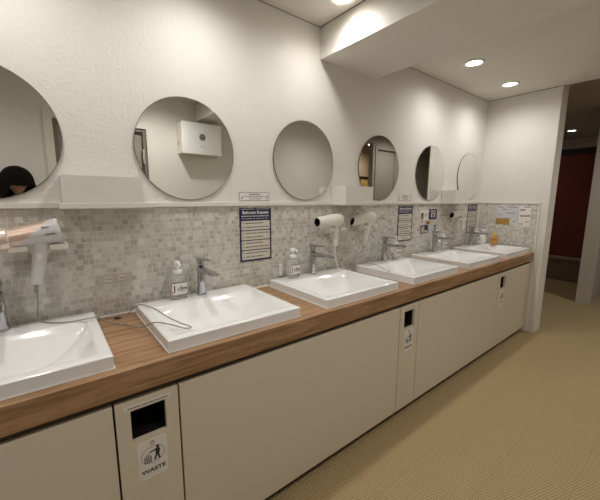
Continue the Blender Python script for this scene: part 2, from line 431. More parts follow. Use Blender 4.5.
# ------------------------------------------------------------------ countertop with basin cut-outs
SW, SX0, SP = .622, .3145, .80
SYB, SYF = -.035, -.580
sinks = [SX0+SP*(i-2) for i in range(1, 7)]
bm = NB()
xs = [XL]; 
for x in sinks: xs += [x+.03, x+SW-.03]
xs.append(XE-.0005); ys = [YC, SYF+.03, SYB-.03, -.006]
V = {}
def gv(i, j):
    if (i, j) not in V: V[i, j] = bm.verts.new((xs[i], ys[j], ZTOP))
    return V[i, j]
for i in range(len(xs)-1):
    for j in range(3):
        if j == 1 and i % 2 == 1: continue
        bm.faces.new((gv(i, j), gv(i+1, j), gv(i+1, j+1), gv(i, j+1)))
ex = bmesh.ops.extrude_face_region(bm, geom=bm.faces[:])
for v in [e for e in ex['geom'] if isinstance(e, bmesh.types.BMVert)]: v.co.z = ZK
ct = obj('countertop', bm, M_wood, bevel=.002); tag(ct, 'long oak laminate countertop running under all the basins', 'countertop')
bm = NB(); box(bm, XL, XE-.013, -.014, -.0062, ZTOP, ZTOP+.005); obj('sealant_bead', bm, M_seal, ct)

# ------------------------------------------------------------------ basins
def basin_bm():
    bm = NB(); W, D = SW, SYB-SYF
    H = ZT-ZTOP
    def lines(L, inner0, inner1, n):
        e = [0, .0015, .0045, .010]
        a = e + [inner0-.006, inner0-.002]
        b = [L-k for k in reversed(e)]; b = [inner1+.002, inner1+.006] + b
        mid = [inner0 + (inner1-inner0)*i/n for i in range(n+1)]
        return a+mid+b
    bx0, bx1, by0, by1 = .036, W-.036, .034, D-.125     # bowl limits (x; y from the front)
    X = lines(W, bx0, bx1, 72); Y = lines(D, by0, by1, 60)
    def h(x, y):
        z = 0
        e = min(x, W-x, y, D-y)
        if e < .010: z -= .0045*(1-e/.010)**2
        if bx0 < x < bx1 and by0 < y < by1:
            u = abs((x-(bx0+bx1)/2)/((bx1-bx0)/2)); v = (y-by0)/(by1-by0)
            # a plane falling back from the front rim meets a curved wall falling from the deck along one arc
            D_ = .105*max(0, 1-u*u)**.62; va = .46+.54*u*u
            if v < va: d = D_*(v/va)
            else: d = D_*max(0, (1-v)/(1-va+1e-6))**.9
            d = min(d, .088)
            e2 = min(1, min((1-u)*12, v*14, (1-v)*14))
            z -= d + .005*e2
        return z
    g = [[bm.verts.new((x, SYF+y, H+h(x, y))) for y in Y] for x in X]
    for i in range(len(X)-1):
        for j in range(len(Y)-1): bm.faces.new((g[i][j], g[i+1][j], g[i+1][j+1], g[i][j+1]))
    # skirt
    n, m_ = len(X), len(Y)
    loop = [g[i][0] for i in range(n)] + [g[n-1][j] for j in range(1, m_)] + [g[i][m_-1] for i in range(n-2, -1, -1)] + [g[0][j] for j in range(m_-2, 0, -1)]
    low = [bm.verts.new((v.co.x, v.co.y, .0005)) for v in loop]
    for i in range(len(loop)): bm.faces.new((loop[i], low[i], low[(i+1) % len(loop)], loop[(i+1) % len(loop)]))
    return bm
SL = ['white rectangular basin under the leftmost mirror, cut off by the photo edge',
      'white rectangular basin under the second mirror, below the first etiquette sign',
      'white rectangular basin under the third mirror with a dryer cord hanging into it',
      'white rectangular basin under the fourth mirror, fourth from the left',
      'white rectangular basin under the fifth mirror, second from the end wall',
      'white rectangular basin in the corner against the end wall']
t0 = thing('wash_basin', SL[0], 'sink', (sinks[0], 0, ZTOP), 0, 'wash basins along the counter')
obj('basin', basin_bm(), M_ceramic, t0, smooth=True, angle=50)
bm = NB(); ringprism(bm, [(-.004, SYF-.004), (SW+.004, SYF-.004), (SW+.004, SYB+.004), (-.004, SYB+.004)],
                     [(.002, SYF+.002), (SW-.002, SYF+.002), (SW-.002, SYB-.002), (.002, SYB-.002)], .0, .003)
for v in bm.verts: v.co = Vector((v.co.x, v.co.z, v.co.y+.0002))
obj('sealant_bead', bm, M_seal, t0)
cxs = SW/2
bm = NB(); lathe(bm, [(-.0, .028), (.003, .028), (.004, .022), (.001, .020), (.001, .0)], (cxs, SYF+.034+.46*(SYB-SYF-.159), ZT-ZTOP-.0925), (0, 0, 1)); obj('drain', bm, M_chrome, t0, smooth=True)
bm = NB(); cyl(bm, (cxs, SYB-.1255, ZT-ZTOP-.012), (cxs, SYB-.134, ZT-ZTOP-.018), .006); obj('overflow_hole', bm, mat('overflow', (.25, .25, .25), .3, .8), t0, smooth=True)
for i in range(1, 6): dup(t0, SL[i], (sinks[i], 0, ZTOP))

# ------------------------------------------------------------------ faucets
FL = ['chrome single lever faucet on the leftmost basin, cut off by the photo edge',
      'chrome single lever faucet on the basin under the second mirror',
      'chrome single lever faucet on the basin under the third mirror',
      'chrome single lever faucet on the basin under the fourth mirror',
      'chrome single lever faucet on the basin under the fifth mirror',
      'chrome single lever faucet on the corner basin by the end wall']
f0 = thing('faucet', FL[0], 'faucet', (0, -.085, ZT+.0005), 0, 'chrome faucets on the basins')
bm = NB(); lathe(bm, [(0, .027), (.006, .027), (.010, .0235)], (0, 0, 0), (0, 0, 1)); obj('base_ring', bm, M_chrome, f0, smooth=True)
bm = NB(); lathe(bm, [(.008, .0225), (.06, .020), (.150, .0200), (.156, .0185)], (0, 0, 0), (0, 0, 1), power=3); obj('body', bm, M_chrome, f0, smooth=True)
bm = NB()   # spout, tapering blade
def slab(bm, secs):
    rings = []
    for (y, z, w_, h_) in secs: rings.append([(x, y, z+dz) for x, dz in rrect(-w_/2, w_/2, -h_/2, h_/2, min(w_, h_)*.22, 3)])
    loft(bm, rings)
slab(bm, [(-.005, .142, .040, .030), (-.05, .141, .040, .026), (-.11, .142, .037, .021), (-.17, .144, .034, .015), (-.198, .145, .032, .010)])
obj('spout', bm, M_chrome, f0, smooth=True)
bm = NB(); cyl(bm, (0, -.180, .139), (0, -.180, .131), .011, .010); obj('aerator', bm, M_chrome, f0, smooth=True)
bm = NB(); lathe(bm, [(.162, .0165), (.176, .0165), (.180, .0205), (.196, .0205), (.200, .018)], (0, 0, 0), (0, 0, 1), power=3)
obj('lever_hub', bm, M_chrome, f0, smooth=True)
bm = NB(); slab(bm, [(.020, .202, .038, .012), (-.01, .203, .038, .011), (-.06, .204, .030, .008), (-.120, .206, .022, .006)])
obj('lever', bm, M_chrome, f0, smooth=True)
bm = NB(); cyl(bm, (0, 0, .155), (0, 0, .163), .014); obj('cartridge', bm, M_gap, f0, smooth=True)
f0.location.x = sinks[0]+cxs
for i in range(1, 6): dup(f0, FL[i], (sinks[i]+cxs+.012, -.085, ZT+.0005))

# ------------------------------------------------------------------ mirrors
ML = ['large round frameless mirror at the left photo edge, showing the photographer',
      'round frameless mirror reflecting a white wall-mounted box, second from the left',
      'round frameless mirror between the first etiquette sign and the beam shadow, third from the left',
      'round frameless mirror reflecting a yellow lit room, above the fourth basin',
      'round frameless mirror, second from the end wall',
      'round frameless mirror nearest the end wall']
MX0 = .628
for i in range(6):
    x = MX0+(i-1)*SP
    t = thing('round_mirror', ML[i], 'mirror', (x, 0, 1.730), 0, 'round mirrors on the wall')
    if i == 0:
        bm = NB(); lathe(bm, [(.003, .2606), (.0096, .2612)], (0, 0, 0), (0, -1, 0), 96, cap=True); mb = obj('backing', bm, M_mirror_edge, t, smooth=True)
        bm = NB(); lathe(bm, [(.0097, .2592), (.0104, .2592)], (0, 0, 0), (0, -1, 0), 96, cap=True); mg = obj('mirror_glass', bm, M_mirror, t)
    else:
        for s in (mb, mg):
            c = s.copy(); COL.objects.link(c); c.parent = t

# ------------------------------------------------------------------ shelf boxes on the ledge
for x, lab in ((.05, 'left, between the two leftmost mirrors'), (1.67, 'middle, above the two white dryers'), (3.25, 'right, between the two far mirrors')):
    bm = NB(); box(bm, x, x+.352, -.155, -.0185, 1.4325, 1.456)
    tag(obj('wall_shelf', bm, M_shelf, bevel=.002), 'short white shelf board on the wall ledge, '+lab, 'shelf', 'short wall shelves')
    bm = NB(); t_ = .006
    x0, x1, y0, y1, z0, z1 = x+.012, x+.312, -.150, -.004, 1.457, 1.568
    box(bm, x0, x1, y0, y0+t_, z0, z1); box(bm, x0, x0+t_, y0+t_, y1, z0, z1); box(bm, x1-t_, x1, y0+t_, y1, z0, z1); box(bm, x0+t_, x1-t_, y1-t_, y1, z0, z1)
    box(bm, x0+t_, x1-t_, y0+t_, y1-t_, z0, z0+t_)
    bmesh.ops.remove_doubles(bm, verts=bm.verts, dist=1e-5)
    tag(obj('storage_box', bm, M_shelf), 'low white open box on the wall ledge, '+lab, 'box', 'white boxes on the ledge')

# ------------------------------------------------------------------ cabinets
YD = -.606; ZD0, ZD1 = .050, .789
def cab(name, x0, x1, label):
    t = thing(name, label, 'cabinet', ((x0+x1)/2, 0, 0), 0, 'cabinets under the counter'); w_ = (x1-x0)/2; return t, w_
def toe(t, w_):
    bm = NB(); box(bm, -w_, w_, -.575, -.56, 0, ZD0-.002); obj('toe_kick', bm, M_kick, t)
    bm = NB(); box(bm, -w_+.001, w_-.001, -.59, -.03, ZD0, ZD0+.018); box(bm, -w_+.001, w_-.001, -.045, -.03, ZD0+.018, ZK-.02)
    box(bm, -w_+.001, -w_+.012, -.59, -.045, ZD0+.018, ZK-.16); box(bm, w_-.012, w_-.001, -.59, -.045, ZD0+.018, ZK-.16)
    box(bm, -w_+.001, w_-.001, -.590, -.575, ZK-.06, ZK-.0005)
    obj('carcass', bm, M_kick, t)
seams = [-1.50, .119, .333, 1.737, 1.951, 3.300, 3.514, 4.166]
CLAB = {0: 'plain beige cabinet front at the left photo edge', 2: 'widest plain beige cabinet front between the two nearer waste slots',
        4: 'plain beige cabinet front between the middle and far waste slots', 6: 'short plain beige cabinet front next to the end wall'}
for k in (0, 2, 4, 6):
    t, w_ = cab('base_cabinet', seams[k], seams[k+1], CLAB[k])
    bm = NB(); box(bm, -w_+.0035, w_-.0035, YD, YD+.018, ZD0, ZD1); obj('door', bm, M_cab, t, bevel=.0015)
    toe(t, w_)
WLAB = {1: 'narrow waste cabinet front nearest the camera with black slot and WASTE sticker', 3: 'narrow waste cabinet front in the middle of the counter with WASTE sticker',
        5: 'farthest narrow waste cabinet front, small and near the end wall'}
def arrow_pts(cx, cz, s): return [(cx, cz+s), (cx-s, cz), (cx-s*.5, cz), (cx-s*.5, cz-s*.8), (cx+s*.5, cz-s*.8), (cx+s*.5, cz), (cx+s, cz)]
def waste(x0, x1, label, detail):
    t, w_ = cab('waste_cabinet', x0, x1, label)
    bm = NB(); hx0, hx1, hz0, hz1 = -.058, .058, .630, .748
    panel_with_hole(bm, (-w_+.0035, w_-.0035), (ZD0, ZD1), ((hx0, hx1), (hz0, hz1)), YD, YD+.018); obj('door_panel', bm, M_cab, t, bevel=.001)
    bm = NB(); e = .003   # open black chute behind the slot
    box(bm, hx0-e, hx0, YD+.019, -.45, hz0-e, hz1+e); box(bm, hx1, hx1+e, YD+.019, -.45, hz0-e, hz1+e)
    box(bm, hx0, hx1, YD+.019, -.45, hz0-e, hz0); box(bm, hx0, hx1, YD+.019, -.45, hz1, hz1+e); box(bm, hx0-e, hx1+e, -.45, -.447, hz0-e, hz1+e)
    obj('waste_chute', bm, M_black, t)
    bm = NB(); box(bm, -.080, .078, YD-.0012, YD-.0002, .752, .768); st = obj('label_strip', bm, M_paper, t)
    bm = NB(); dashes(bm, -.066, .066, .7575, .005, YD-.0016, 3, .003, .009, .002); obj('small_print', bm, M_inkgrey, st)
    # sticker
    sx0, sx1, sz0, sz1 = -.047, .053, .462, .618; cx = .003
    bm = NB(); prism(bm, rrect(sx0, sx1, sz0, sz1, .013), YD-.0012, YD-.0002); sk = obj('waste_sticker', bm, M_paper, t)
    y = YD-.0018
    bm = NB(); ringprism(bm, arrow_pts(cx, .600, .010), [(cx+(a-cx)*.72, .599+(b-.599)*.72) for a, b in arrow_pts(cx, .600, .010)], y, y+.0004); obj('arrow', bm, M_ink, sk)
    bm = NB(); ringprism(bm, circle(cx, .553, .041, .033), circle(cx, .553, .0398, .0318), y, y+.0004); obj('oval_outline', bm, M_ink, sk)
    bm = NB()
    prism(bm, circle(cx+.017, .5775, .0055), y, y+.0004)                                      # head
    prism(bm, [(cx+.009, .571), (cx+.022, .572), (cx+.025, .562), (cx+.021, .547), (cx+.025, .526), (cx+.019, .526), (cx+.015, .545), (cx+.008, .527), (cx+.002, .528), (cx+.009, .550)], y, y+.0004)
    prism(bm, [(cx+.010, .571), (cx-.012, .566), (cx-.013, .562), (cx+.010, .564)], y, y+.0004)      # arm
    for q, dx in enumerate((0, .007, .014, .021)):
        x_ = cx-.030+dx; prism(bm, [(x_, .551), (x_+.0025, .551), (x_+.0035*(1-.0)+.0, .527), (x_+.0012, .527)], y, y+.0004)
    for z_ in (.549, .541, .533, .526): prism(bm, [(cx-.031, z_), (cx-.005, z_), (cx-.0055, z_+.002), (cx-.0305, z_+.002)], y, y+.0004)
    prism(bm, [(cx-.024, .555), (cx-.014, .560), (cx-.013, .557), (cx-.023, .552)], y, y+.0004)
    obj('litter_pictogram', bm, M_ink, sk)
    text('lettering', 'WASTE', .0215, M_ink, sk, (cx, y, .492), width=.083, bold=.0006)
    toe(t, w_)
    return t
for k in (1, 3, 5): waste(seams[k], seams[k+1], WLAB[k], True)

# ------------------------------------------------------------------ signs
def etiquette(x0, label):
    t = thing('etiquette_sign', label, 'sign', (x0, -.0062, 0), 0, 'navy etiquette signs on the tiles')
    W_, z0, z1 = .227, 1.088, 1.420
    bm = NB(); box(bm, 0, W_, -.002, 0, z0, z1); obj('board', bm, M_navy, t)
    y = -.0024
    hd = text('heading', 'Bathroom Etiquette', .026, M_paper, t, (W_/2, y, 1.392), width=.185, bold=.0006)
    bm = NB(); dashes(bm, .012, .215, 1.411, .004, y, 5, .05, .12, .01); dashes(bm, .015, .212, 1.366, .007, y, 6, .006, .016, .005); dashes(bm, .015, .20, 1.353, .003, y, 8, .01, .05, .006)
    obj('subheading', bm, M_papergrey, t)
    hz = (1.341-1.094)/4
    for r in range(4):
        a = 1.341-(r+1)*hz+.006; b = 1.341-r*hz
        bm = NB(); prism(bm, rrect(.012, W_-.012, a, b, .005), y-.0004, y+.0002); p = obj('text_panel', bm, M_cream, t)
        bm = NB()
        for q, zz in enumerate((b-.018, b-.042)):
            prism(bm, circle(.025, zz+.003, .0045, k=10), y-.0012, y-.0008); dashes(bm, .038, .205, zz, .0065, y-.001, r*7+q, .004, .022, .003, .75+.25*((r+q) % 2))
        obj('small_print', bm, M_inkgrey, p)
    return t
etiquette(.918, 'navy etiquette sign with four cream text boxes, nearest, beside the third basin')
etiquette(2.518, 'navy etiquette sign with four cream text boxes, above the fourth faucet')
etiquette(3.875, 'navy etiquette sign with four cream text boxes, near the corner by the end wall')
def plaque(x0, label):
    t = thing('small_plaque', label, 'sign', (x0, -.0002, 1.4625), 0, 'small white plaques above the ledge')
    bm = NB(); box(bm, 0, .214, -.0015, 0, 0, .052); obj('plate', bm, M_inkgrey, t)
    bm = NB(); prism(bm, rrect(.003, .211, .003, .049, .003), -.0022, -.0014); p = obj('face', bm, M_paper, t)
    bm = NB(); y = -.0026
    dashes(bm, .070, .145, .036, .007, y, 2, .008, .02); dashes(bm, .035, .185, .026, .004, y, 3); dashes(bm, .06, .16, .018, .003, y, 4); dashes(bm, .07, .15, .010, .003, y, 5)
    prism(bm, [(.008, .012), (.014, .010), (.028, .026), (.024, .028)], y-.0004, y); prism(bm, [(.190, .010), (.196, .010), (.206, .036), (.198, .034)], y-.0004, y)
    obj('small_print', bm, M_inkgrey, p)
plaque(.923, 'small white plaque above the nearest etiquette sign')
plaque(2.515, 'small white plaque above the middle etiquette sign')

# leaflets between the fourth and fifth mirror
def leaflet(x0, x1, z0, z1, m_, blobs, label):
    t = thing('leaflet', label, 'poster', (x0, -.0064, z0), 0, 'leaflets pasted on the tiles')
    W_, H_ = x1-x0, z1-z0
    bm = NB(); box(bm, 0, W_, -.0012, 0, 0, H_); obj('sheet', bm, m_, t)
    for (a, b, c, d, mm) in blobs:
        bm = NB(); prism(bm, [(a*W_, c*H_), (b*W_, c*H_), (b*W_, d*H_), (a*W_, d*H_)], -.0020, -.0013); obj('printed_block', bm, mm, t)
M_brown = mat('print_brown', (.30, .16, .09), .6); M_tan = mat('print_tan', (.60, .42, .24), .6); M_lblue = mat('print_pale_blue', (.50, .53, .62), .6)
leaflet(2.885, 3.03, 1.27, 1.370, M_paper, [(.08, .38, .1, .75, M_brown), (.12, .34, .45, .7, M_tan), (.45, .9, .6, .66, M_inkgrey), (.45, .9, .4, .46, M_inkgrey)], 'pale leaflet with brown picture, upper left of the cluster')
leaflet(3.04, 3.19, 1.275, 1.378, M_navy, [(.25, .8, .2, .65, M_papergrey), (.4, .65, .25, .55, M_brown), (.15, .85, .75, .85, M_papergrey)], 'navy leaflet, upper right of the cluster')
leaflet(2.995, 3.075, 1.225, 1.264, M_tan, [(.1, .6, .2, .8, M_red), (.65, .9, .3, .7, M_brown)], 'small reddish card in the middle of the leaflet cluster')
leaflet(2.90, 3.035, 1.14, 1.222, M_navy, [(.1, .5, .1, .85, M_tan), (.55, .9, .1, .35, M_papergrey)], 'navy leaflet with tan picture, lower left of the cluster')
leaflet(3.045, 3.19, 1.155, 1.222, M_lblue, [(.1, .55, .15, .8, M_papergrey), (.75, .95, .1, .4, M_navy), (.75, .95, .6, .9, M_navy)], 'pale blue leaflet, lower right of the cluster')

# notices on the end wall (local x runs towards the aisle)
def notice(y0, y1, z0, z1, m_, label, marks, name='notice', ink=M_inkgrey, seed=1, lo=.008, hi=.03):
    t = thing(name, label, 'notice', (XE-.0064, y0, z0), -math.pi/2, 'notices on the end wall tiles')
    W_, H_ = y0-y1, z1-z0
    bm = NB(); box(bm, 0, W_, -.0012, 0, 0, H_); obj('sheet', bm, m_, t)
    for k, (z, h_, f0_, f1_) in enumerate(marks):
        bm = NB(); dashes(bm, W_*f0_, W_*f1_, z*H_, h_, -.0016, seed*10+k, lo, hi, .004)
        obj('printed_line', bm, ink, t)
M_lilac = mat('paper_lilac', (.66, .65, .68), .6)
notice(-.205, -.425, 1.275, 1.408, M_lilac, 'pale notice with scattered small marks, on the left of the end wall tiles', [(.85, .008, .1, .3), (.65, .010, .3, .5), (.86, .007, .55, .95), (.35, .008, .5, .9), (.2, .006, .1, .3)], seed=2)
notice(-.365, -.430, 1.190, 1.268, M_lilac, 'small blank-looking pale notice right of the gold card', [(.5, .012, .3, .6)], seed=3, lo=.02)
notice(-.437, -.550, 1.185, 1.408, M_paper, 'tall white notice with dark header, rightmost on the end wall tiles', [(.93, .009, .4, .98), (.76, .02, .1, .5), (.52, .008, .1, .95), (.47, .008, .1, .95), (.2, .01, .6, .9), (.08, .012, .1, .4)], seed=4)
notice(-.205, -.350, 1.190, 1.262, M_goldcard, 'rectangular gold card on the end wall tiles', [(.25, .008, .08, .4)], name='gold_card', seed=5)

# ------------------------------------------------------------------ outlets
def outlet(x, label):
    t = thing('wall_outlet', label, 'outlet', (x, -.0062, 1.072), 0, 'beige wall outlets in the tiles')
    bm = NB(); box(bm, 0, .15, -.006, 0, 0, .040); obj('face_plate', bm, M_outlet, t, bevel=.002)
    for c in (.045, .103):
        bm = NB(); prism(bm, rrect(c-.015, c+.015, .008, .032, .003), -.0085, -.0061); s = obj('socket', bm, M_outletin, t)
        bm = NB()
        for dx in (-.007, .003): prism(bm, [(c+dx, .016), (c+dx+.002, .016), (c+dx+.002, .026), (c+dx, .026)], -.0095, -.0086)
        prism(bm, circle(c+.010, .020, .003, k=10), -.0095, -.0086)
        obj('socket_holes', bm, M_black, s)
outlet(.165, 'beige double outlet plate on the tiles between the first two basins')
outlet(1.748, 'beige double outlet plate on the tiles behind the two white dryers')

# ------------------------------------------------------------------ soap bottles
def pump_bottle(loc, label, kind='clear', rz=0):
    t = thing('soap_bottle', label, 'bottle', (loc[0], loc[1], ZT+.0008), rz, 'soap bottles on the basins')
    bm = NB()
    lathe(bm, [(0, .038), (.003, .041), (.09, .041), (.108, .040), (.120, .032), (.126, .020), (.134, .019)], (0, 0, 0), (0, 0, 1), 40, sx=.66, sy=1, power=4)
    obj('bottle_body', bm, M_clear, t, smooth=True)
    bm = NB(); lathe(bm, [(.004, .036), (.05, .0365), (.053, .0365)], (0, 0, 0), (0, 0, 1), 32, sx=.62, sy=1, power=4); 
    obj('liquid_soap', bm, mat('soap_liquid', (.94, .94, .92), .1, trans=.85, ior=1.1) if 'soap_liquid' not in bpy.data.materials else bpy.data.materials['soap_liquid'], t, smooth=True)
    bm = NB(); lathe(bm, [(.134, .024), (.150, .024), (.153, .018), (.156, .010), (.172, .009)], (0, 0, 0), (0, 0, 1), 24); obj('pump_collar', bm, M_frost, t, smooth=True)
    bm = NB(); lathe(bm, [(.172, .013), (.176, .017), (.192, .017), (.198, .012)], (0, 0, 0), (0, 0, 1), 24)
    tube(bm, [(0, 0, .188), (0, -.02, .190), (0, -.040, .186), (0, -.046, .178)], .006, 10, 4); obj('pump_head', bm, M_frost, t, smooth=True)
    bm = NB(); box(bm, -.0375, .0375, -.0305, -.0290, .030, .088); lb = obj('label_card', bm, M_paper, t)
    bm = NB(); box(bm, -.0375, .0375, -.0307, -.0290, .0885, .093); obj('label_band', bm, mat('label_brown', (.12, .10, .08), .5) if 'label_brown' not in bpy.data.materials else bpy.data.materials['label_brown'], lb)
    text('initial', 'J', .040, M_red, lb, (-.027, -.0312, .062), bold=.0012)
    text('lettering', 'a Bont', .030, M_ink, lb, (.010, -.0312, .060), width=.048, bold=.0006, slant=.2)
    bm = NB(); dashes(bm, -.004, .030, .042, .003, -.0312, 4, .003, .006, .002); obj('small_print', bm, M_inkgrey, lb)
    return t
b0 = pump_bottle((.512, -.085), 'clear foaming soap pump bottle left of the faucet on the second basin')
for x, lab in ((1.262, 'clear foaming soap pump bottle left of the faucet on the third basin'), (2.395, 'clear foaming soap pump bottle behind the fourth faucet'),
               (3.205, 'clear foaming soap pump bottle beside the fifth faucet'), (3.965, 'clear foaming soap pump bottle with label, behind the corner basin faucet')):
    dup(b0, lab, (x, -.085, ZT+.0008))
# round white pump bottle and amber bottle in the corner
t = thing('soap_bottle', 'round white pump bottle in the corner left of the amber bottle', 'bottle', (4.085, -.110, ZT+.0008), 0, 'soap bottles on the basins')
bm = NB(); lathe(bm, [(0, .036), (.004, .040), (.05, .042), (.08, .038), (.10, .026), (.108, .016)], (0, 0, 0), (0, 0, 1)); obj('bottle_body', bm, M_frost, t, smooth=True)
bm = NB(); lathe(bm, [(.109, .020), (.122, .020), (.125, .008), (.145, .008)], (0, 0, 0), (0, 0, 1)); obj('pump_collar', bm, M_frost, t, smooth=True)
bm = NB(); lathe(bm, [(.145, .02), (.150, .026), (.164, .026), (.170, .016)], (0, 0, 0), (0, 0, 1)); tube(bm, [(0, 0, .158), (-.02, -.01, .158), (-.042, -.02, .150)], .006, 10, 4); obj('pump_head', bm, M_frost, t, smooth=True)
t = thing('amber_bottle', 'amber dish soap bottle with pointed yellow cap by the end wall', 'bottle', (4.095, -.235, ZT+.0008), R(-60))
bm = NB(); lathe(bm, [(0, .032), (.003, .035), (.075, .035), (.095, .029), (.108, .018), (.113, .014)], (0, 0, 0), (0, 0, 1), 32, sx=.6, sy=1, power=3); obj('bottle_body', bm, M_orange, t, smooth=True)
bm = NB(); lathe(bm, [(.113, .017), (.128, .016), (.134, .011), (.156, .006)], (0, 0, 0), (0, 0, 1)); obj('cap', bm, M_orangecap, t, smooth=True)
bm = NB(); box(bm, -.026, .026, -.0225, -.0205, .060, .066); box(bm, -.016, .018, -.0225, -.0205, .050, .053); obj('label_stripe', bm, M_inkgrey, t)
# small white cards leaning behind bottles
for x, lab in ((1.200, 'small blank white card on the tiles behind the third basin soap bottle'), (3.085, 'small blank white card on the tiles between the fifth faucet and bottle')):
    bm = NB(); box(bm, x, x+.030, -.020, -.0065, ZT+.008, ZT+.085); tag(obj('wall_card', bm, M_paper, bevel=.002), lab, 'card', 'small white cards on the tiles')

# ------------------------------------------------------------------ hair dryers with wall holders
def dryer_shell(bm, prof, tilt=0):
    lathe(bm, prof, (0, 0, 0), (math.cos(tilt), 0, math.sin(tilt)), 32, cap=True)
YDR = -.095
# --- rose gold dryer (nozzle to the left)
t = thing('hair_dryer', 'rose gold and white hair dryer hanging at the left photo edge', 'hair dryer', (-.018, YDR, 1.335), 0, 'hair dryers on wall holders')
bm = NB(); tl = R(9)
prof = [(-.124, .036), (-.118, .0375), (-.08, .039), (-.03, .042), (.02, .047), (.055, .050), (.063, .0475), (.0665, .040)]
rs = []
seg = 32; ax = Vector((math.cos(tl), 0, math.sin(tl))); u = Vector((0, 1, 0)); v = Vector((-math.sin(tl), 0, math.cos(tl)))
fine = []
for (h0, r0), (h1, r1) in zip(prof, prof[1:]):
    k = max(1, int((h1-h0)/.006))
    for i in range(k): q = i/k; fine.append((h0+(h1-h0)*q, r0+(r1-r0)*q))
fine.append(prof[-1])
loft(bm, [[ax*h + (u*math.cos(2*math.pi*i/seg)+v*math.sin(2*math.pi*i/seg))*r for i in range(seg)] for h, r in fine])
for f in bm.faces:
    c = f.calc_center_median(); f.material_index = 1 if (c.x*1.0 + c.z*-.9) > -.028 + .0 and c.x > -.06 else 0
    f.material_index = 1 if c.x > -.032 + c.z*1.05 else 0
    if c.x > .035: f.material_index = 1
obj('barrel', bm, [M_gold, M_greyw], t, smooth=True)
bm = NB(); lathe(bm, [(.098, .0395), (.102, .044), (.122, .046), (.150, .045), (.160, .041), (.160, .032), (.130, .03)], (0, 0, 0), -ax, 32); obj('nozzle', bm, M_goldtrim, t, smooth=True)
bm = NB(); tube(bm, [(-.004, 0, -.02), (-.010, 0, -.075), (-.020, 0, -.135), (-.032, 0, -.190), (-.035, 0, -.206)], lambda s: .027-.006*s if s < .95 else .016, 20, 6); h = obj('handle', bm, M_greyw, t, smooth=True)
bm = NB(); box(bm, -.022, -.004, -.0275, -.020, -.105, -.075); obj('switch', bm, M_plasticw, h, bevel=.003)
bm = NB(); box(bm, .012, .044, -.0520, -.040, -.006, -.0035); obj('vent_slit', bm, M_ink, t, rot=(0, R(-8), 0))
bm = NB()
for k in range(3): box(bm, .004+k*.008, .010+k*.008, -.0455, -.030, .026, .029)
obj('logo_mark', bm, M_inkgrey, t)
bm = NB(); tube(bm, [(-.035, 0, -.205), (-.036, 0, -.225), (-.036, 0, -.245)], lambda s: .0085-.004*s, 10, 4); obj('strain_relief', bm, M_cordg, t, smooth=True)

def holder(x, label, wide=.19, z=1.283):
    t = thing('dryer_holder', label, 'holder', (x, -.0062, z), 0, 'white wall holders for the dryers')
    bm = NB(); prism(bm, rrect(-.035, .035, -.05, .03, .008), -.010, 0); obj('back_plate', bm, M_plasticw, t, bevel=.002)
    for s in (-1, 1):
        bm = NB(); a, b = sorted((s*.034, s*wide/2))
        box(bm, a, b, -.115, -.010, -.022, .000); obj('arm', bm, M_plasticw, t, bevel=.004)
    return t
holder(-.029, 'white wall holder under the rose gold dryer', .188, 1.289)

def white_dryer(x, z, label, tilt, hl, nozzle_cut, ang=0, htilt=0, s=1.0):
    t = thing('hair_dryer', label, 'hair dryer', (x, YDR, z), ang, 'hair dryers on wall holders')
    ax = Vector((math.cos(tilt), 0, math.sin(tilt))); u = Vector((0, 1, 0)); v = Vector((-math.sin(tilt), 0, math.cos(tilt)))
    prof = [(-.150, .0335), (-.140, .035), (-.09, .0385), (-.04, .042), (.01, .044), (.045, .044), (.062, .040), (.072, .031), (.076, .018)]
    bm = NB(); rings = []
    for h_, r_ in prof:
        rings.append([(ax*(h_ + (nozzle_cut*math.sin(2*math.pi*i/32)*r_ if h_ < -.135 else 0)) + (u*math.cos(2*math.pi*i/32)+v*math.sin(2*math.pi*i/32))*r_)*s for i in range(32)])
    rim = [(Vector(p)*1.0 - ax*0) for p in rings[0]]
    inner = [ax*0 + (Vector(p) + (ax*-.150*s - Vector(p)).project(u) * .0) for p in rings[0]]
    c0 = ax*(-.150*s)
    inn = [c0 + (Vector(p)-c0)*.86 for p in rings[0]]
    deep = [p + ax*.05*s for p in inn]
    loft(bm, [deep, inn] + rings, cap=True)
    nf = len(bm.faces)
    for f in bm.faces:
        vs = [v_.co for v_ in f.verts]
        c = sum((p for p in vs), Vector())/len(vs)
        rad = (c - ax*c.dot(ax)).length
        if len(vs) > 10 and c.dot(ax) < 0: f.material_index = 1
    bm.faces.ensure_lookup_table()
    for f in bm.faces[:32]: f.material_index = 1
    obj('barrel', bm, [M_plasticw, M_black], t, smooth=True)
    hb = Vector((math.sin(htilt)*hl, 0, -hl))
    bm = NB(); tube(bm, [(.025, 0, -.025), (.022+hb.x*.3, 0, hb.z*.35), (.022+hb.x*.7, 0, hb.z*.7), (.022+hb.x, 0, hb.z)], lambda q: .0255-.006*q, 18, 6); h = obj('handle', bm, M_plasticw, t, smooth=True)
    bm = NB(); box(bm, .014+hb.x*.4, .028+hb.x*.4, -.0235, -.016, hb.z*.5, hb.z*.36); obj('switch', bm, M_frost, h, bevel=.002)
    bm = NB(); tube(bm, [(.022+hb.x, 0, hb.z), (.022+hb.x*1.06, 0, hb.z-.03)], lambda q: .009-.004*q, 10, 3); obj('strain_relief', bm, M_cord, t, smooth=True)
    return t
d2 = white_dryer(1.620, 1.325, 'white hair dryer pointing left, above the third basin', R(3), .180, 0, s=1.04)
d3 = white_dryer(1.985, 1.330, 'white hair dryer with angled nozzle, right one of the middle pair', R(10), .180, .5, R(-14), R(-12), s=.92)
d4 = white_dryer(3.520, 1.335, 'white hair dryer near the corner, right of the leaflets', R(10), .175, .5, R(-14), R(10), s=.88)
